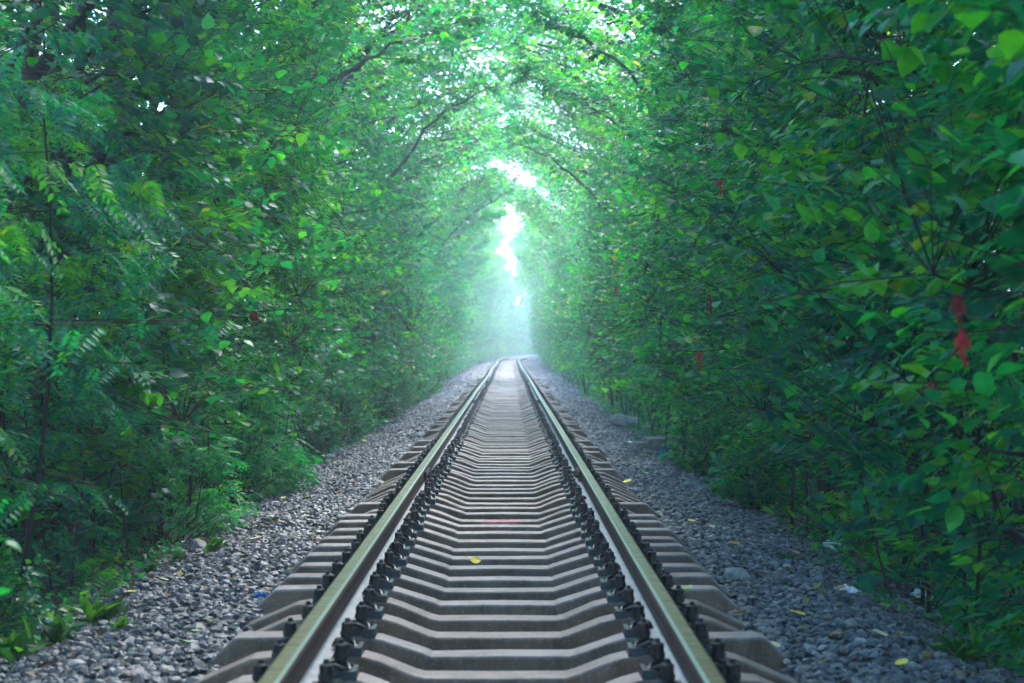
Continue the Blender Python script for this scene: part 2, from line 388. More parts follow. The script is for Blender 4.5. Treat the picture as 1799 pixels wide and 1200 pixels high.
# one fastener, built at the rail's inner side for q = +1 (rail towards -x)
def fastener_meshes(q):
    a_ = MB(); a_.box((q * .112, 0, -.168), (.072, .15, .038), 0, .08); a_.box((q * .160, 0, -.170), (.06, .19, .036), 0, .1)
    b_ = MB()
    pts = [(q * .066, -.022, -.150), (q * .074, -.052, -.136), (q * .105, -.068, -.134), (q * .145, -.066, -.152), (q * .165, -.045, -.160), (q * .150, -.022, -.138), (q * .118, -.018, -.126),
           (q * .105, 0, -.124), (q * .118, .018, -.126), (q * .150, .022, -.138), (q * .165, .045, -.160), (q * .145, .066, -.152), (q * .105, .068, -.134), (q * .074, .052, -.136), (q * .066, .022, -.150)]
    b_.tube(pts, .0115, 6)
    c_ = MB(); c_.cyl((q * .122, 0, -.15), .012, .105, 8); c_.cyl((q * .122, 0, -.116), .030, .007, 10); c_.cyl((q * .122, 0, -.109), .031, .016, 6); c_.cyl((q * .122, 0, -.093), .0265, .034, 10); c_.cyl((q * .122, 0, -.059), .0265, .006, 10, 0, .019); c_.cyl((q * .122, 0, -.053), .0135, .016, 8, 0, .010)
    return a_.mesh('fastener', M['iron']), b_.mesh('spring_clip', M['iron'], True), c_.mesh('bolt', M['iron'])
FM = {q: fastener_meshes(q) for q in (-1, 1)}
def joined_fast(q):
    a_ = MB(); a_.box((q * .112, 0, -.168), (.072, .115, .034)); a_.box((q * .160, 0, -.174), (.05, .16, .028)); a_.box((q * .115, 0, -.140), (.09, .145, .018), 0, .2)
    a_.cyl((q * .122, 0, -.13), .028, .075, 7); a_.cyl((q * .122, 0, -.055), .0135, .018, 6)
    return a_.mesh('fastener', M['iron'])
FJ = {q: joined_fast(q) for q in (-1, 1)}
D0, SP = 6.2, 0.578
SG = 'concrete sleepers of the track'
rr = random.Random(4)
PINK_D = 16.2
pink_i = round((PINK_D - D0) / SP)
LEAF_I = []
kinds = []
for i in range(288):                                    # runs of one kind, as relaid
    if i < 6: kinds.append(1 if i in (0, 1, 2, 3, 4) else 0)
    elif i < 8: kinds.append(1)
    elif i in (8, 9, 10): kinds.append(0)
    else: kinds.append(kinds[-1] if rr.random() < .55 else 1 - kinds[-1])
kinds[pink_i] = 1
for i in range(288):
    d = D0 + i * SP + rr.uniform(-.035, .035)
    k = kinds[i]
    loc = (float(track_x(d)) + rr.uniform(-.02, .02), d, float(track_z(d)) + rr.uniform(-.006, .004))
    far = d > 100
    me = KINDS[k][1] if far else KINDS[k][0][rr.randrange(4)]
    s = link(bpy.data.objects.new('railway_sleeper', me)); s.location = loc
    s.rotation_euler = (0, 0, rr.gauss(0, .006) - math.atan(float(track_x(d + 1) - track_x(d))))
    near = 'before the camera' if d < 26 else ('farther down the track' if d < 70 else 'deep in the pale hazy end of the track')
    look = ('grey concrete sleeper with level shoulders', 'brown stained concrete sleeper with sloping shoulders')[k]
    tag(s, look + ' ' + near, 'sleeper', SG)
    if i == pink_i:
        s['label'] = 'brown concrete sleeper with a faded pink paint patch on its front face'
        mb = MB(); q = .0035
        def face(x, t):                                 # point on the sloping front face
            return (x, -.104 - q - .044 * t, -.291 - .169 * t + .001)
        xs_ = [-.15, -.10, -.04, .02, .08, .14]
        V = [face(x, 0) for x in xs_] + [face(x, .42 + .08 * math.sin(9 * x)) for x in xs_] + [(x + .02, -.045 - .02 * math.sin(40 * x), -.2705) for x in xs_]
        mb.add(V, [(j, j + 6, j + 7, j + 1) for j in range(5)] + [(j + 12, j, j + 1, j + 13) for j in range(5)])
        mb.build('paint_patch', M['pink'], s)
    if d < 100:
        for sd in (-1, 1):
            for q in (-1, 1):
                if d < 45:
                    f0, c0, b0 = FM[q]
                    f = link(bpy.data.objects.new('fastener', f0), s); f.location = (sd * RX, 0, 0)
                    link(bpy.data.objects.new('spring_clip', c0), f); link(bpy.data.objects.new('bolt', b0), f)
                else:
                    f = link(bpy.data.objects.new('fastener', FJ[q]), s); f.location = (sd * RX, 0, 0)
D_END = D0 + 288 * SP
mb = MB()
for d in np.arange(D_END, 235, SP):                     # past the first 288: one mass
    x0, z0 = float(track_x(d)), float(track_z(d))
    mb.box((x0, d, z0 - .33), (2.6, .2, .29))
tag(mb.build('far_sleepers', M['con_grey']), 'concrete sleepers fading into haze where the track bends', 'sleepers', kind='stuff')

# ------------------------------------------------------------------ foliage
def norm(a_): return a_ / np.maximum(np.linalg.norm(a_, axis=-1, keepdims=True), 1e-9)
def leaf_proto():
    ts = [.10, .30, .55, .79]; ws = [.27, .44, .39, .19]; V_ = [(0, 0, 0), (1.0, 0, -.17)]; F_ = []
    for t, w_ in zip(ts, ws):
        dz = -.17 * t ** 2.2
        V_ += [(t, 0, dz - .015), (t, w_, dz + .06 * w_ / .44), (t, -w_, dz + .06 * w_ / .44)]
    F_ += [(0, 2, 3), (0, 4, 2)]
    for i in range(3):
        a_ = 2 + 3 * i; F_ += [(a_, a_ + 3, a_ + 4, a_ + 1), (a_, a_ + 2, a_ + 5, a_ + 3)]
    F_ += [(11, 1, 12), (11, 13, 1)]
    return np.array(V_), F_
HI_V, HI_F = leaf_proto()
LO_V = np.array([(0, 0, 0), (.42, .40, .06), (1, 0, -.10), (.42, -.40, .06)])
LO_F = [(0, 2, 1), (0, 3, 2)]
QD_V = np.array([(0, 0, 0), (.45, .26, .02), (1, 0, -.04), (.45, -.26, .02)])
QD_F = [(0, 3, 2, 1)]
def leaves(base, axis, nrm, length, width, proto):
    pv, pf = proto
    axis = norm(axis); nrm = norm(nrm - (nrm * axis).sum(-1, keepdims=True) * axis); side = np.cross(nrm, axis)
    L = length[:, None, None]; Wd = (length * width)[:, None, None]
    P = base[:, None, :] + axis[:, None, :] * pv[None, :, 0:1] * L + side[:, None, :] * pv[None, :, 1:2] * Wd + nrm[:, None, :] * pv[None, :, 2:3] * L
    n, k = len(base), len(pv)
    fl = np.array([i for f in pf for i in f]); fs = np.array([len(f) for f in pf])
    loops = (np.arange(n)[:, None] * k + fl[None]).ravel(); sizes = np.tile(fs, n)
    return P.reshape(-1, 3), loops, sizes
def spray_leaves(p0, p1, rs, kind, hi, size=1.0):
    """leaves on twigs p0 -> p1; returns V, loops, sizes"""
    n = len(p0); t = norm(p1 - p0)
    if kind == 'pinnate':
        k = 8
        f = np.tile(np.linspace(.25, 1, k), n) + rs.uniform(-.05, .05, n * k)
        P = np.repeat(p0, k, 0) + np.repeat(p1 - p0, k, 0) * f[:, None]
        T = np.repeat(t, k, 0); up = np.array([0, 0, 1.0]) + rs.normal(0, .25, (n * k, 3))
        side = norm(np.cross(T, up)); sg = np.tile(np.where(np.arange(k) % 2, 1.0, -1.0), n)[:, None]
        ax = norm(T * .55 + side * sg * .75 + np.array([0, 0, -.45]) + rs.normal(0, .2, (n * k, 3)))
        L = rs.uniform(.14, .27, n * k) * size
        nr = norm(up - (up * ax).sum(-1, keepdims=True) * ax); sd = np.cross(nr, ax)
        pairs = 8 if hi else 5
        B = []; A = []; Nn = []; LL = []
        for j in range(pairs):
            q = (j + 1.0) / (pairs + .5)
            for s in (-1, 1):
                B.append(P + ax * (L * q)[:, None] + np.array([0, 0, -.25]) * (L * q * q)[:, None])
                A.append(ax * .45 + sd * s + np.array([0, 0, -.3])); Nn.append(nr + rs.normal(0, .35, nr.shape)); LL.append(L * rs.uniform(.2, .32, len(L)) * (1.1 - .5 * abs(q - .4)) * (1 if hi else 1.5))
        return leaves(np.concatenate(B), np.concatenate(A), np.concatenate(Nn), np.concatenate(LL), .8, (QD_V, QD_F))
    k, l0, l1, wd = (14, .06, .13, .92) if kind == 'broad' else (14, .05, .09, .95)
    if not hi: k = max(5, int(k * .62)); l0 *= 1.3; l1 *= 1.3
    f = np.tile(np.linspace(.12, 1, k), n) + rs.uniform(-.06, .06, n * k)
    P = np.repeat(p0, k, 0) + np.repeat(p1 - p0, k, 0) * f[:, None] + rs.normal(0, .015, (n * k, 3))
    T = np.repeat(t, k, 0); up = np.array([0, 0, 1.0]) + np.repeat(rs.normal(0, .2, (n, 3)), k, 0) + rs.normal(0, .2, (n * k, 3))
    # leaves turn their faces towards the open side, the way the twig grows
    up = up + T * np.array([.38, .38, 0])
    side = norm(np.cross(T, up)); sg = np.tile(np.where(np.arange(k) % 2, 1.0, -1.0), n)[:, None]
    ax = T * .6 + side * sg * .75 + np.array([0, 0, -.2]) + rs.normal(0, .2, (n * k, 3))
    L = rs.uniform(l0, l1, n * k) * size * np.where(np.tile(np.arange(k) > k - 3, n), .75, 1)
    return leaves(P + norm(ax) * (L * .25)[:, None], ax, up, L, wd, (HI_V, HI_F) if (hi and kind == 'broad') else (LO_V, LO_F))

def tubes3(P, rad, n=3):
    """P (m,k,3) polylines -> tubes with n-gon rings"""
    m_, k, _ = P.shape
    T = norm(np.gradient(P, axis=1)); ref = np.where(np.abs(T[..., 2:3]) < .9, np.array([0, 0, 1.0]), np.array([1.0, 0, 0]))
    U = norm(np.cross(T, ref)); W_ = np.cross(T, U)
    an = np.arange(n) * 2 * np.pi / n
    V = P[:, :, None, :] + (U[:, :, None, :] * np.cos(an)[None, None, :, None] + W_[:, :, None, :] * np.sin(an)[None, None, :, None]) * rad[:, :, None, None]
    b_ = np.arange(m_)[:, None, None] * k * n + np.arange(k - 1)[None, :, None] * n + np.arange(n)[None, None, :]
    b2 = np.arange(m_)[:, None, None] * k * n + np.arange(k - 1)[None, :, None] * n + ((np.arange(n) + 1) % n)[None, None, :]
    F = np.stack([b_, b2, b2 + n, b_ + n], -1).reshape(-1)
    return V.reshape(-1, 3), F
def bez(a_, b_, c_, k):
    t = np.linspace(0, 1, k)[None, :, None]
    return a_[:, None] * (1 - t) ** 2 + 2 * b_[:, None] * t * (1 - t) + c_[:, None] * t ** 2

PZ = [-.6, -.2, .3, .9, 1.6, 3.0, 4.0, 5.0, 5.8, 6.5, 7.0, 7.25]
PW = [2.55, 2.4, 2.1, 1.9, 1.8, 1.8, 1.85, 1.8, 1.5, 1.0, .42, -.4]
BX = 3.3                                                # trunk stands this far from the track's centre
def make_tree(seed, kind, hi, ntw, vspan=1.75, size=1.0, far=False, bare=None, thick=1.0, roof=-9.0):
    """tree meshes in local space: origin at the base, -x towards the track, z up from the earth"""
    rs = np.random.RandomState(seed)
    # stems
    ns = rs.randint(2, 5); stems = []
    for s in range(ns):
        y0 = rs.uniform(-.5, .5); lean = rs.uniform(-.55, .1)
        zt = np.linspace(0, 1, 9)
        h = rs.uniform(6.5, 9.3)
        x = rs.uniform(-.35, .45) + lean * zt - rs.uniform(.2, 1.3) * np.clip(zt - .55, 0, 1) ** 1.5 * 3.2 + .09 * np.sin(zt * 7 + rs.uniform(0, 6))
        y = y0 + rs.uniform(-.9, .9) * zt + .1 * np.sin(zt * 6 + rs.uniform(0, 6))
        stems.append(np.stack([x, y, zt * h - .05], -1))
    stems = np.array(stems)
    r0 = rs.uniform(.05, .11, ns) * thick
    sr = r0[:, None] * np.linspace(1.25, .22, 9)[None]
    sv, sf = tubes3(stems, sr, 7)
    # points of the leafy face, along the arch
    Zp = np.array(PZ); Wp = np.maximum(np.array(PW), roof)
    arc = np.concatenate([[0], np.cumsum(np.hypot(np.diff(Zp), np.diff(Wp)))])
    def face_pts(n, extra):
        a_ = rs.uniform(0, arc[-1] * 1.12, n); a_ = np.where(a_ > arc[-1], rs.uniform(arc[-4], arc[-1], n), a_)
        z = np.interp(a_, arc, Zp); x = np.interp(a_, arc, Wp); v = rs.uniform(-vspan, vspan, n)
        bump = .42 * fnoise(v * 1.1, z * 1.1, seed + 1) + .2 * fnoise(v * 2.6, z * 2.6, seed + 2)
        dep = np.clip(bump + .14, -.2, .8) + extra(n)
        dep = dep * np.interp(z, [5, 6.5], [1, .6])
        # depth goes outwards (and upwards in the roof)
        up = np.interp(z, [4.2, 6.8], [0, .85])
        return np.stack([x + dep * (1 - up) - BX, v, z + .6 + dep * up], -1)
    # limbs
    nl = 26
    tip = face_pts(nl, lambda n: rs.uniform(.0, .6, n))
    si = rs.randint(0, ns, nl)
    zs = np.clip(tip[:, 2] - rs.uniform(.5, 1.6, nl), .15, None)
    st = np.array([[np.interp(z, stems[s, :, 2], stems[s, :, c]) for c in range(3)] for s, z in zip(si, zs)])
    mid = (st + tip) / 2 + np.stack([rs.uniform(-.1, .2, nl), rs.uniform(-.25, .25, nl), rs.uniform(.0, .5, nl)], -1)
    LP = bez(st, mid, tip, 8) + np.pad(rs.normal(0, .025, (nl, 6, 3)), ((0, 0), (1, 1), (0, 0)))
    lr = (rs.uniform(.014, .034, nl) * np.where(rs.rand(nl) < .25, 1.7, 1) * np.where(tip[:, 2] > 6.6, 1.7, 1))[:, None] * np.linspace(1, .3, 8)[None]
    lv, lf = tubes3(LP, lr, 5)
    # twigs
    n1 = int(ntw * .80)
    t1 = face_pts(n1, lambda n: rs.exponential(.30, n))
    hole = fnoise(t1[:, 1] * 2.1, t1[:, 2] * 1.7, seed + 9) > np.interp(t1[:, 2], [4.0, 6.4], [.55, .6 if hi else (.0 if far else .27)])
    t1 = t1[~hole | (rs.rand(n1) < .25)]
    n2 = ntw - n1                                       # loose leaves of the outer crown
    t1 = t1[(t1[:, 2] > .95) | (rs.rand(len(t1)) < .4)]
    if bare: t1 = t1[~((t1[:, 2] > bare[0]) & (t1[:, 2] < bare[1])) | (rs.rand(len(t1)) < .10)]
    z2 = rs.uniform(.3, 4.6, n2)
    t2 = np.stack([rs.uniform(-.8, 1.4, n2) - np.interp(z2, [4, 8], [0, 1.0]), rs.uniform(-vspan, vspan, n2), z2], -1)
    if bare: t2 = t2[~((t2[:, 2] > bare[0]) & (t2[:, 2] < bare[1])) | (rs.rand(len(t2)) < .45)]
    tips = np.concatenate([t1, t2]); n = len(tips)
    ln = rs.uniform(.30, .75, n)
    zz = tips[:, 2]
    inward = np.stack([-np.interp(zz, [0, 5, 8], [1, .9, .5]) * np.where(rs.rand(n) < .12, -1, 1), rs.normal(0, .55, n) - .12, np.interp(zz, [0, 1, 4, 8], [.35, .1, -.15, -.1]) + rs.normal(0, .28, n)], -1)
    base = tips - norm(inward) * ln[:, None]
    LS = np.concatenate([LP[:, 2:].reshape(-1, 3), stems[:, 3:].reshape(-1, 3)])
    dd = ((base[:, None, :] - LS[None]) ** 2).sum(-1); near = LS[dd.argmin(1)]
    near = np.where((rs.rand(n) < 0.0)[:, None], base + norm(near - base) * .22, near)
    m1 = (near + base) / 2 + rs.normal(0, .06, (n, 3)) + np.array([0, 0, .06])
    TP = np.stack([near, m1, base, (base + tips) / 2 + np.array([0, 0, .03]), tips], 1)
    tr = rs.uniform(.0026, .0055, n)[:, None] * np.array([1, .85, .7, .45, .2])[None] * (1 if hi else 1.3)
    tv, tf = tubes3(TP, tr, 3)
    yf = fnoise(tips[:, 1] * 2.3, tips[:, 2] * 2.0, seed + 40) + .5 * rs.rand(n) + .12 * np.clip(zz - 5.5, 0, 1.5)
    young = yf > .62                                    # sprays of fresh yellow green leaves
    V, L_, Sz = spray_leaves(base[~young], tips[~young], rs, kind, hi, size)
    V2, L2, Sz2 = spray_leaves(base[young], tips[young], rs, kind, hi, size)
    crown = mesh_np('crown', np.concatenate([V, V2]), np.concatenate([L_, L2 + len(V)]), np.concatenate([Sz, Sz2]), [M[kind], M['young']], hi and kind == 'broad', np.concatenate([np.zeros(len(Sz)), np.ones(len(Sz2))]))
    trunk = mesh_np('trunk', sv, sf, np.full(len(sf) // 4, 4), M['bark'], True)
    nw = 12                                             # thin upright shoots from the root
    g0 = np.stack([rs.uniform(-1.0, .6, nw), rs.uniform(-1.4, 1.4, nw), np.full(nw, -.05)], -1)
    g2 = g0 + np.stack([rs.uniform(-.5, .4, nw), rs.uniform(-.7, .7, nw), rs.uniform(1.2, 3.6, nw)], -1)
    GP = bez(g0, (g0 + g2) / 2 + rs.normal(0, .18, (nw, 3)), g2, 7)
    gv, gf = tubes3(GP, rs.uniform(.008, .02, nw)[:, None] * np.linspace(1, .35, 7)[None], 4)
    bv = np.concatenate([lv, tv, gv]); bf = np.concatenate([lf, tf + len(lv), gf + len(lv) + len(tv)])
    branches = mesh_np('branches', bv, bf, np.full(len(bf) // 4, 4), M['twig'], True)
    return trunk, branches, crown

TM = {}
for i in range(4): TM['broad', 1, i] = make_tree(100 + i, 'broad', True, 1500, roof=.22)
for i in range(3): TM['pinnate', 1, i] = make_tree(200 + i, 'pinnate', True, 700, roof=.22, bare=(3.0, 5.2) if i == 1 else None, thick=1.5 if i == 1 else 1)
for i in range(2): TM['small', 1, i] = make_tree(300 + i, 'small', True, 1500, roof=.22)
for i in range(4): TM['broad', 0, i] = make_tree(400 + i, 'broad', False, 1050, 2.3, 1.0)
for i in range(2): TM['pinnate', 0, i] = make_tree(500 + i, 'pinnate', False, 620, 2.3, 1.25)
for i in range(2): TM['small', 0, i] = make_tree(600 + i, 'small', False, 1500, 2.3, 1.35)
for i in range(3): TM['broad', 2, i] = make_tree(430 + i, 'broad', False, 850, 2.3, 1.0, True, roof=.2)
TM['small', 2, 0] = make_tree(630, 'small', False, 1150, 2.3, 1.35, True, roof=.2)
TM['pinnate', 2, 0] = make_tree(530, 'pinnate', False, 500, 2.3, 1.25, True, roof=.2)
NV = {}
for k in TM: NV[k[:2]] = NV.get(k[:2], 0) + 1

TREES = []
def place_tree(side, d, kind, lod, var, label, group=None, dx=0.0, sc=1.0):
    ax = float(track_x(d)); ang = math.atan(float(track_x(d + 1) - track_x(d)))
    t = empty('broadleaf_tree' if kind != 'pinnate' else 'feather_leaf_tree', (ax + side * (BX + dx), d, -.60 + float(track_z(d))), (0 if side > 0 else math.pi) - ang)
    t.scale = (sc, sc, sc * rt.uniform(.9, 1.08))
    tag(t, label, 'tree', group)
    TREES.append((side, d, t))
    for nm, me in zip(('trunk', 'branches', 'crown'), TM[kind, lod, var % NV[kind, lod]]):
        link(bpy.data.objects.new(nm, me), t)
    return t

ORD = ['nearest', 'second', 'third', 'fourth', 'fifth', 'sixth', 'seventh', 'eighth', 'ninth', 'tenth', 'eleventh', 'twelfth', 'thirteenth', 'fourteenth', 'fifteenth', 'sixteenth']
LOOK = {'broad': 'tree with big drooping leaves', 'pinnate': 'tree with feathery fronds', 'small': 'dense small-leaved tree'}
rt = random.Random(9)
for side in (-1, 1):
    seqL = ['broad', 'pinnate', 'pinnate', 'pinnate', 'broad', 'broad', 'small', 'broad', 'small', 'pinnate', 'broad', 'small', 'broad', 'broad', 'small']
    seqR = ['broad', 'broad', 'broad', 'broad', 'broad', 'broad', 'small', 'broad', 'broad', 'broad', 'small', 'broad', 'broad', 'broad', 'broad']
    seq = seqL if side < 0 else seqR
    d = 4.6 if side < 0 else 4.2; i = 0; cnt = {}
    for y in (1.2, -2.2, -5.8, -9.5, -13.5, -17.5):          # the tunnel goes on behind the camera and shades it
        place_tree(side, y, ('broad', 'pinnate')[side < 0], 0, int(-y), 'tree of the green tunnel standing behind the viewpoint', 'trees behind the viewpoint', .5, 1.0)
    while d < (250 if side < 0 else 205):
        if d < 27:
            kind = seq[i % 15]; lod = 1
        else:
            kind = rt.choice(['broad', 'broad', 'small', 'pinnate'] if side < 0 else ['broad', 'broad', 'broad', 'small']); lod = 2 if d > 85 else 0
        wall = 'left' if side < 0 else 'right'
        dx = (.32 if side < 0 else .08) + rt.uniform(-.18, .36)
        if side < 0 and d < 14: dx += .15
        if d < 27:
            k = cnt.get(kind, 0); cnt[kind] = k + 1
            place_tree(side, d, kind, lod, 1 if (side < 0 and i in (1, 2, 3)) else i, f'{ORD[k]} {LOOK[kind]} along the {wall} side', None, dx, rt.uniform(.95, 1.08))
        else:
            z = 'in the pale hazy far end' if d > 110 else 'in the middle distance'
            place_tree(side, d, kind, lod, rt.randrange(9), f'{LOOK[kind]} {z}, {wall} side', f'trees {z} of the {wall} side', dx, rt.uniform(.92, 1.1))
        d += rt.uniform(2.2, 2.9) if d < 27 else rt.uniform(2.4, 2.9) if d < 50 else rt.uniform(2.9, 3.9); i += 1

for side in (-1, 1):                                    # a second row stands close behind the first
    wall = 'left' if side < 0 else 'right'
    for i, d in enumerate(np.arange(7.5, 52, 4.6)):
        place_tree(side, d + rt.uniform(-.6, .6), 'broad', 0, i, f'tree standing in the dark second row behind the {wall} wall of leaves', f'second row of trees on the {wall}', 2.7 + rt.uniform(-.3, .5), 1.0)

# boughs that reach out under the bright roof
def bough(side, d, pts, r0, seed):
    t = min((q for q in TREES if q[0] == side), key=lambda q: abs(q[1] - d))[2]
    inv = t.matrix_basis.inverted(); rs = np.random.RandomState(seed)
    p = np.array(pts, float); k = 12
    c = bez(p[None, 0], p[None, 1], p[None, 2], k)[0] + np.pad(rs.normal(0, .03, (k - 2, 3)), ((1, 1), (0, 0)))
    L = [(c, np.linspace(r0 * .7, .008, k))]
    for i in (4, 6, 8, 9):                              # side shoots
        e_ = c[i] + (p[2] - p[0]) * rs.uniform(.2, .38) + np.array([0, rs.uniform(-.5, .5), rs.uniform(-.25, .45)])
        L.append((bez(c[None, i], ((c[i] + e_) / 2 + np.array([0, 0, -.08]))[None], e_[None], k)[0], np.linspace(.012, .004, k)))
    V, F, b0, b1 = [], [], [], []; o_ = 0
    for q, r in L:
        v, f = tubes3(q[None], r[None], 6); V.append(v); F.append(f + o_); o_ += len(v)
        for j in range(5, k): b0.append(q[j]); b1.append(q[j] + np.array([-side * rs.uniform(.1, .3), rs.uniform(-.3, .3), rs.uniform(-.15, .2)]))
    loc = lambda v: np.array([inv @ Vector(x) for x in v])
    V = np.concatenate(V); F = np.concatenate(F)
    link(bpy.data.objects.new('bough', mesh_np('bough', loc(V), F, np.full(len(F) // 4, 4), M['bark'], True)), t)
    v, l_, s_ = spray_leaves(np.array(b0), np.array(b1), rs, 'broad', True, .9)
    link(bpy.data.objects.new('bough_leaves', mesh_np('bough_leaves', loc(v), l_, s_, M['broad'], True)), t)
bough(-1, 27, [(-2.4, 27, 4.7), (-1.5, 27, 5.35), (-.4, 26.8, 5.5)], .055, 1)
bough(-1, 40, [(-2.4, 40, 4.4), (-1.3, 39.5, 6.0), (-.2, 39, 6.2)], .06, 2)
bough(1, 29, [(2.3, 29, 4.6), (1.5, 28.8, 5.5), (.5, 28.6, 5.9)], .05, 3)
bough(1, 34, [(2.3, 34, 4.6), (1.4, 34, 5.4), (.3, 33.7, 5.7)], .045, 4)
bough(1, 48, [(2.3, 48, 4.4), (1.3, 48, 5.9), (-.1, 47.5, 6.0)], .06, 5)
bough(-1, 68, [(-2.4, 68, 4.2), (-1.3, 68, 6.0), (.3, 67.5, 6.3)], .08, 6)

# undergrowth along the foot of both walls: uncountable low leaves
def ground_cover(name, label, side, x0, x1, y0, y1, n, hmax, seed):
    rs = np.random.RandomState(seed)
    y = y0 + (y1 - y0) * rs.rand(n) ** 1.6; x = x0 + (x1 - x0) * rs.rand(n) ** .7
    cl = fnoise(x * 2, y * 1.3, seed) > -.15
    x, y = x[cl], y[cl]; n = len(x)
    xs_ = side * x + track_x(y); z = ground_h(x, y) + track_z(y) - .02
    h = rs.uniform(.08, hmax, n) * np.clip((x - x0) * 1.6 + .25, .2, 1)
    p0 = np.stack([xs_, y, z], -1); p1 = p0 + np.stack([rs.normal(0, .14, n) - side * .1, rs.normal(0, .14, n), h], -1)
    V, L_, Sz = spray_leaves(p0, p1, rs, 'small', True, .9)
    tag(link(bpy.data.objects.new(name, mesh_np(name, V, L_, Sz, M['small']))), label, 'undergrowth', kind='stuff')
ground_cover('undergrowth', 'low dark weeds and ivy under the left trees', -1, 2.35, 4.8, 5.5, 70, 3600, .42, 31)
ground_cover('undergrowth', 'low dark weeds and ivy under the right trees', 1, 2.25, 4.8, 5.5, 70, 4800, .45, 32)

# shrubs and saplings
def bush_mesh(seed, kind, n, rx, rz, hi=True, size=1.0):
    rs = np.random.RandomState(seed)
    u = norm(rs.normal(0, 1, (n, 3))); r = rs.uniform(.35, 1, n) ** .5
    tips = u * r[:, None] * np.array([rx, rx * 1.1, rz * .55]) + np.array([0, 0, rz * .52]); tips[:, 2] = np.maximum(tips[:, 2], .04)
    tips += (.18 * rx * fnoise(u[:, 0] * 3, u[:, 2] * 3, seed))[:, None] * u
    base = tips - norm(tips - np.array([0, 0, rz * .15])) * rs.uniform(.18, .4, n)[:, None]
    root = np.stack([rs.normal(0, .07, n), rs.normal(0, .07, n), np.zeros(n)], -1)
    TP = np.stack([root, (root + base) / 2 + rs.normal(0, .05, (n, 3)), base, tips], 1)
    tv, tf = tubes3(TP, rs.uniform(.004, .008, n)[:, None] * np.array([1, .8, .6, .25])[None], 3)
    V, L_, Sz = spray_leaves(base, tips, rs, kind, hi, size)
    return mesh_np('stems', tv, tf, np.full(len(tf) // 4, 4), M['twig'], True), mesh_np('foliage', V, L_, Sz, M[kind])
BUSH = {('small', i): bush_mesh(700 + i, 'small', 170, .6, 1.15) for i in range(3)}
BUSH.update({('broad', i): bush_mesh(720 + i, 'broad', 90, .6, 1.1) for i in range(2)})
BUSH['young', 0] = bush_mesh(760, 'broad', 130, .6, 1.1, True, .75)
BUSH.update({('pinnate', i): bush_mesh(740 + i, 'pinnate', 60, .7, 1.1) for i in range(2)})
def bush(kind, i, x, y, label, group=None, sc=1.0, name='shrub'):
    z = float(ground_h(abs(x), y)) + float(track_z(y)) - .02
    b_ = empty(name, (x + float(track_x(y)), y, z), rt.uniform(0, 6)); b_.scale = sc if isinstance(sc, tuple) else (sc,) * 3
    tag(b_, label, 'shrub', group)
    s_, f_ = BUSH[kind, i]
    link(bpy.data.objects.new('stems', s_), b_); link(bpy.data.objects.new('foliage', f_), b_)
for j, (y, x, k, i, s) in enumerate(((27.5, -2.75, 'small', 0, .85), (31.5, -2.7, 'small', 1, 1.05), (35, -2.75, 'broad', 0, 1.0), (39, -2.65, 'small', 2, 1.1), (43.5, -2.6, 'small', 0, 1.1), (49, -2.6, 'broad', 1, 1.1), (56, -2.6, 'small', 1, 1.15), (64, -2.55, 'small', 2, 1.2))):
    bush(k, i, x, y, ['first', 'second', 'third', 'fourth', 'fifth', 'sixth', 'seventh', 'eighth'][j] + ' low leafy shrub along the left gravel edge', 'shrubs along the left gravel edge', s)
bush('pinnate', 0, -2.75, 16.2, 'feathery sapling drooping over the left gravel beside a pale stone', None, .95, 'sapling')
bush('pinnate', 1, -2.8, 20.5, 'feathery sapling with arching fronds below the left trees', None, 1.2, 'sapling')
bush('broad', 0, 2.35, 23.0, 'leafy shrub with broad shiny leaves spilling over right gravel by slab', None, .8)
bush('broad', 1, 2.35, 18.5, 'low shrub with lime green broad leaves spilling over right gravel', None, .75)
bush('young', 0, -1.92, 5.8, 'leafy green sapling, very close at the lower left edge', None, (.85, .85, 1.45), 'sapling')
bush('small', 0, -2.85, 10.6, 'dark small-leaved shrub at lower left corner behind gravel', None, .7)

# ------------------------------------------------------------------ small things on the ballast
def leaf_mesh(seed, m_):
    rs_ = random.Random(seed); mb = MB(); c = rs_.uniform(.15, .45); n = 5
    up = []; 
    for i in range(n + 1):
        t = i / n; w_ = .42 * math.sin(math.pi * min(t * .92 + .06, 1)) ** .8
        for q in (-1, -.5, 0, .5, 1):
            up.append((t - .5, q * w_, .06 + c * (q * w_) ** 2 * 1.6 + c * (t - .5) ** 2 * .8 + .03 * math.sin(5 * t + q * 3)))
    F = [(i * 5 + j, i * 5 + 5 + j, i * 5 + 6 + j, i * 5 + 1 + j) for i in range(n) for j in range(4)]
    mb.add(up, F); mb.tube([(-.5, 0, .12), (-.62, .01, .06), (-.78, .05, .02)], .012, 4)
    return mb.mesh('fallen_leaf', m_, True)
LM = {k: [leaf_mesh(i * 3 + j, M['leaf_' + k]) for j in range(3)] for i, k in enumerate(('yellow', 'orange', 'pale', 'green'))}
rl = random.Random(12)
def fallen(px, py, k, label=None, sc=.10, lift=.012, drop=None):
    if drop is None: p = from_pixel(px, py)
    else:
        d = F_PX * (CAM_Z + drop) / (py - HOR); p = Vector((CAM_X + (px - 894) / F_PX * d, d, -drop))
    o = link(bpy.data.objects.new('fallen_leaf', LM[k][rl.randrange(3)]))
    o.location = p + Vector((0, 0, lift)); o.scale = (sc * 1.2,) * 3; o.rotation_euler = (rl.uniform(-.35, .35), rl.uniform(-.3, .3), rl.uniform(0, 6.28))
    side = 'left' if px < 880 else 'right'
    nm = {'pale': 'pale tan', 'green': 'still green'}.get(k, k)
    tag(o, label or f'{nm} fallen leaf on the grey gravel to the {side} of the track', 'leaf', None if label else f'{nm} leaves on the {side} gravel')
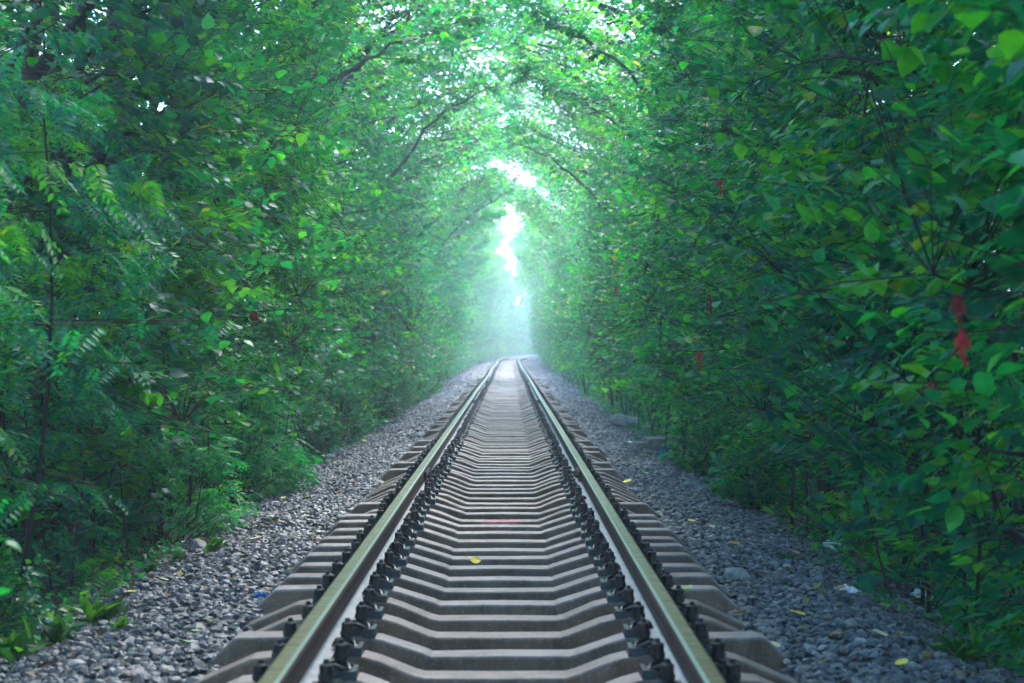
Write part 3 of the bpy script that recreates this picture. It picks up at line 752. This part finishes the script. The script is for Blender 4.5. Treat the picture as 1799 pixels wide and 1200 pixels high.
fallen(835, 993, 'yellow', 'bright yellow leaf standing on a sleeper between the rails', .06, .03, .275)
bpy.context.scene.objects['fallen_leaf'].rotation_euler = (.75, .1, .3)
fallen(1102, 850, 'yellow', 'yellow leaf on a sleeper end outside the right rail', .085, .02, .19)
fallen(1120, 846, 'orange', 'orange brown curled leaf on a sleeper end by a yellow one', .075, .03, .19)
fallen(1300, 1090, 'yellow', 'golden leaf on the sloping sleeper end right of the rail', .075, .03, .22)
fallen(85, 1182, 'orange', 'large orange leaf among weeds in the lower left corner', .1, .03)
fallen(1208, 1055, 'green', 'small lime leaf lying on the outer fasteners of right rail', .06, .06, .17)
for px, py, k in ((685, 742, 'yellow'), (672, 766, 'orange'), (452, 957, 'pale'), (352, 957, 'orange'), (445, 892, 'orange'), (290, 1018, 'pale'), (288, 1030, 'green'), (345, 1125, 'green'), (372, 1106, 'green'), (112, 1110, 'yellow'),
                  (498, 882, 'pale'), (530, 842, 'yellow'), (575, 832, 'yellow'), (592, 818, 'pale'), (480, 926, 'yellow'), (366, 899, 'orange'), (326, 908, 'pale'), (226, 1016, 'green'), (232, 1052, 'yellow'), (556, 815, 'yellow'), (508, 864, 'orange'), (420, 905, 'yellow'), (540, 880, 'green'), (330, 1145, 'green'), (195, 1060, 'orange'), (640, 780, 'yellow'),
                  (1190, 858, 'orange'), (1178, 848, 'pale'), (1228, 907, 'green'), (1400, 948, 'orange'), (1398, 982, 'orange'), (1370, 980, 'green'), (1476, 1046, 'orange'), (1400, 1092, 'yellow'), (1555, 1077, 'green'), (1585, 1182, 'yellow'), (1632, 1042, 'yellow'), (1132, 838, 'green'), (1508, 1086, 'green'), (1470, 1130, 'orange'), (1545, 1128, 'pale'), (1340, 1020, 'orange'), (1290, 965, 'orange'), (1215, 925, 'yellow'), (1137, 806, 'green'), (1110, 796, 'green'), (1430, 1010, 'green'), (1360, 1150, 'pale'), (1250, 935, 'pale'), (1505, 1040, 'yellow')):
    fallen(px, py, k, None, rl.uniform(.05, .085), .04)

# uncountable crumbs of dry leaf between the stones
rs = np.random.RandomState(77); n = 5200
y = 6 + 40 * rs.rand(n) ** 1.5; x = (1.25 + 1.75 * rs.rand(n) ** .55) * np.where(rs.rand(n) < .5, -1, 1)
P = np.stack([x + track_x(y), y, ground_h(x, y) + track_z(y) + .022], -1)
V, L_, Sz = leaves(P, np.stack([rs.normal(0, 1, n), rs.normal(0, 1, n), rs.normal(0, .25, n)], -1), np.array([0, 0, 1.0]) + rs.normal(0, .35, (n, 3)), rs.uniform(.025, .075, n), .8, (LO_V, LO_F))
tag(link(bpy.data.objects.new('leaf_litter', mesh_np('leaf_litter', V, L_, Sz, M['litter']))), 'crumbs of dry brown and yellow leaves between the stones', 'leaf litter', kind='stuff')

def rock(name, p, size, seed, m_, label, cat='rock', squash=.6):
    v = IV.copy(); f = IF
    rs = np.random.RandomState(seed)
    for _ in range(3):                                  # subdivide
        e = {}; v = list(map(tuple, v)); nf = []
        def mid(a_, b_):
            k = (min(a_, b_), max(a_, b_))
            if k not in e:
                q = np.array(v[a_]) + np.array(v[b_]); v.append(tuple(q / np.linalg.norm(q))); e[k] = len(v) - 1
            return e[k]
        for a_, b_, c in f: x, y, z = mid(a_, b_), mid(b_, c), mid(c, a_); nf += [(a_, x, z), (b_, y, x), (c, z, y), (x, y, z)]
        v = np.array(v); f = np.array(nf)
    for _ in range(9):                                  # knock flat facets off
        n_ = norm(rs.normal(0, 1, 3)); q = rs.uniform(.62, .9); dpt = v @ n_
        v = v - np.maximum(dpt - q, 0)[:, None] * n_[None]
    v = v * (1 + .06 * fnoise(v[:, 0] * 4, v[:, 1] * 4 + v[:, 2] * 3, seed))[:, None]
    v = v * np.array([.5, .4, .5 * squash]) * size
    o = link(bpy.data.objects.new(name, mesh_np(name, v, f.ravel(), np.full(len(f), 3), m_, False)))
    o.location = p + Vector((0, 0, size * squash * .28)); o.rotation_euler = (0, 0, rs.uniform(0, 6))
    tag(o, label, cat)
rock('boulder', from_pixel(1098, 752), .62, 1, M['rock'], 'large pale grey boulder at the right gravel edge', squash=.62)
rock('boulder', from_pixel(1136, 757), .42, 2, M['rock'], 'flat pale stone beside the large boulder on the right', squash=.42)
rock('boulder', from_pixel(258, 912), .40, 3, M['rock'], 'pale stone half hidden under the left feathery saplings', squash=.75)
rock('boulder', from_pixel(350, 968), .16, 4, M['rock'], 'fist sized light stone by weeds on the left gravel', squash=.8)
rock('boulder', from_pixel(1290, 1022), .2, 5, M['rock'], 'reddish white stone lying on the right gravel', squash=.6)
# broken concrete slab
p = from_pixel(1165, 796); mb = MB()
mb.box((0, 0, .07), (.95, .55, .16), 0, .03); mb.box((.1, .02, .19), (.72, .42, .07), 0, .06); mb.box((-.36, -.1, .165), (.16, .3, .03), 0, .1)
sb = mb.build('concrete_slab', M['con_brown']); sb.location = p; sb.rotation_euler = (R(3), R(-2), R(8))
tag(sb, 'broken concrete slab half under the right hand bushes', 'slab')
# litter
def scrap(px, py, size, m_, label, seed, flat=.5, name='plastic_scrap'):
    rs = np.random.RandomState(seed); n = 9; mb = MB()
    g_ = np.linspace(-.5, .5, n)
    P = [(x + .09 * rs.randn() , y * .8 + .09 * rs.randn(), flat * (.25 + .16 * rs.randn()) * (1.2 - 2 * x * x - 2 * y * y)) for y in g_ for x in g_]
    F = [(j * n + i, j * n + i + 1, j * n + n + i + 1, j * n + n + i) for j in range(n - 1) for i in range(n - 1)]
    mb.add([(size * a_, size * b_, size * c) for a_, b_, c in P], F)
    o = mb.build(name, m_); o.location = from_pixel(px, py) + Vector((0, 0, .015)); o.rotation_euler = (0, 0, rs.uniform(0, 6)); tag(o, label, 'litter')
scrap(80, 1108, .13, M['white_plastic'], 'crumpled white plastic scrap near lower left weeds', 1, 1.0)
scrap(1462, 968, .22, M['white_plastic'], 'crumpled white wrapper under leaves at right gravel edge', 2, .7)
scrap(1490, 1046, .12, M['white_plastic'], 'small white paper scrap on the right gravel', 3, .9)
scrap(1618, 1056, .13, M['white_plastic'], 'white net like scrap at the dark right gravel edge', 4, 1.1)
scrap(1702, 1088, .12, M['leaf_pale'], 'pale yellow paper scrap in the dark lower right corner', 5, .8)
scrap(576, 806, .22, M['white_plastic'], 'white wrapper at the far edge of left gravel', 6, .5)
scrap(524, 815, .26, M['leaf_pale'], 'pale greenish wrapper under the left branches', 7, .5)
scrap(1166, 806, .17, M['blue_plastic'], 'crumpled blue plastic bag beside the concrete slab', 8, 1.2)
scrap(458, 1054, .07, M['blue_plastic'], 'tiny bright blue scrap between left sleeper ends', 9, 1.0)
scrap(1105, 782, .2, M['white_plastic'], 'whitish sheet of litter in front of the concrete slab', 10, .4)

# weeds rooted in the ballast
def weed_mesh(seed, n, h):
    rs = np.random.RandomState(seed)
    ax = np.stack([rs.normal(0, .5, n), rs.normal(0, .5, n), rs.uniform(.35, 1, n)], -1)
    b_ = np.stack([rs.normal(0, .035, n), rs.normal(0, .035, n), rs.uniform(0, .5 * h, n)], -1)
    nr = np.array([0, 0, 1.0]) - ax * .5 + rs.normal(0, .3, (n, 3))
    V, L_, Sz = leaves(b_, ax, nr, rs.uniform(.5, 1, n) * h, .55, (HI_V, HI_F))
    k = 5; st = np.stack([np.stack([np.zeros(k), np.zeros(k), np.zeros(k)], -1), np.stack([rs.normal(0, .03, k), rs.normal(0, .03, k), np.full(k, .4 * h)], -1), np.stack([rs.normal(0, .06, k), rs.normal(0, .06, k), np.full(k, .8 * h)], -1)], 1)
    tv, tf = tubes3(st, np.full((k, 3), .003), 3)
    return mesh_np('weed', np.concatenate([V, tv]), np.concatenate([L_, tf + len(V)]), np.concatenate([Sz, np.full(len(tf) // 4, 4)]), M['weed'])
WM = [weed_mesh(i, 16 + 5 * i, .13 + .02 * i) for i in range(3)]
for px, py, i, sc, lb in ((172, 1098, 2, 1.25, 'bright green weed clump on the lower left gravel'), (380, 972, 1, 1.1, 'lime green weed sprouting by a light stone on left gravel'), (372, 935, 0, .9, 'small upright weed just behind the lime green one'),
                          (312, 988, 0, .9, 'thin weed at the left gravel edge beside dark shrubs'), (95, 1140, 1, 1.3, 'weed tuft behind the large orange leaf in lower left'), (25, 1165, 2, 1.4, 'leafy weed at the very lower left corner'),
                          (215, 1112, 0, .9, 'little weed just right of the bright green clump'), (1692, 1165, 2, 1.2, 'broad weed in the dark lower right corner'), (1745, 1120, 1, 1.4, 'green weed under the dark right hand trees'), (1384, 990, 0, .8, 'tiny green weed on the right gravel'), (268, 1010, 1, .8, 'low weed between grey stones below the left shrubs')):
    o = link(bpy.data.objects.new('weed', WM[i])); o.location = from_pixel(px, py); o.scale = (sc * .75,) * 3; o.rotation_euler = (0, 0, rl.uniform(0, 6)); tag(o, lb, 'weed')

# red ribbons tied to twigs of the green walls
def ribbon(px, py, X_, m_, ln, label, seed):
    rs_ = random.Random(seed); d = F_PX * (X_ - CAM_X) / (px - 894); z = CAM_Z + (HOR - py) / F_PX * d
    mb = MB(); wd = .016
    def strip(pts, w_):
        P = []
        for i, (x, y, zz) in enumerate(pts):
            tw = .5 * math.sin(i * 1.1 + seed); c, s_ = math.cos(tw) * w_ / 2, math.sin(tw) * w_ / 2
            P += [(x - c, y - s_, zz), (x + c, y + s_, zz), (x + c, y + s_ + .0025, zz), (x - c, y - s_ + .0025, zz)]
        F = [(i * 4 + j, i * 4 + (j + 1) % 4, i * 4 + 4 + (j + 1) % 4, i * 4 + 4 + j) for i in range(len(pts) - 1) for j in range(4)] + [(0, 3, 2, 1), tuple(len(P) - 4 + q for q in range(4))]
        mb.add(P, F)
    for s_ in (-1, 1):                                  # two hanging tails and two loops of the bow
        strip([(s_ * (.004 + .010 * i / 6 + .005 * math.sin(i + seed)), .004 * s_ + .006 * math.sin(i * 1.3), -ln * (i / 6) * (1 if s_ > 0 else .35 + .1 * (seed % 5))) for i in range(7)], wd)
        strip([((s_ * .026 + .006 * math.sin(seed)) * math.sin(math.pi * i / 6), .012 * s_, (.03 if s_ > 0 else .012) * math.sin(2 * math.pi * i / 6 + seed) - .022 * math.sin(math.pi * i / 6)) for i in range(7)], wd * .75)
    mb.box((0, 0, 0), (.02, .018, .022), 0, .2)
    mb.tube([(-.12, .03, .012), (-.02, .004, .008), (.05, 0, .012), (.25, .05, .03)], .004, 5, 1)
    o = mb.build('red_ribbon', [m_, M['twig']]); o.location = (X_, d, z + ln * .4); tag(o, label, 'ribbon', 'red ribbons tied in the trees')
ribbon(1680, 545, 1.56, M['dred'], .08, 'bunched dark red ribbon, higher of two at the right edge', 1)
ribbon(1688, 612, 1.58, M['red'], .11, 'long bright red ribbon hanging low in the right foliage', 2)
ribbon(1228, 632, 1.62, M['red'], .15, 'short scarlet ribbon low in the right wall of leaves', 3)
ribbon(1246, 530, 1.62, M['dred'], .2, 'thin long red ribbon hanging in the right wall of leaves', 4)
ribbon(1264, 328, 1.60, M['red'], .11, 'red ribbon highest up in the right wall of leaves', 5)
ribbon(1634, 690, 1.62, M['dred'], .07, 'dull red ribbon deep in shade low on the right', 6)
ribbon(444, 556, -1.62, M['dred'], .05, 'small red ribbon in the left foliage', 7)
ribbon(1082, 512, 1.62, M['red'], .14, 'faint red ribbon far along the right wall of leaves', 8)

# ------------------------------------------------------------------ haze
mb = MB(); mb.box((0, 300, 7.2), (900, 900, 17.4))
hz = mb.build('haze', [])
m, nt, out = mat('haze_air')
pv = N(nt, 'ShaderNodeVolumePrincipled'); pv.inputs['Color'].default_value = (.84, .92, 1, 1); pv.inputs['Density'].default_value = .0016
pv.inputs['Anisotropy'].default_value = .45
nt.links.new(pv.outputs[0], out.inputs['Volume']); hz.data.materials.append(m)
tag(hz, 'pale blue morning haze filling the air', 'haze', kind='stuff')
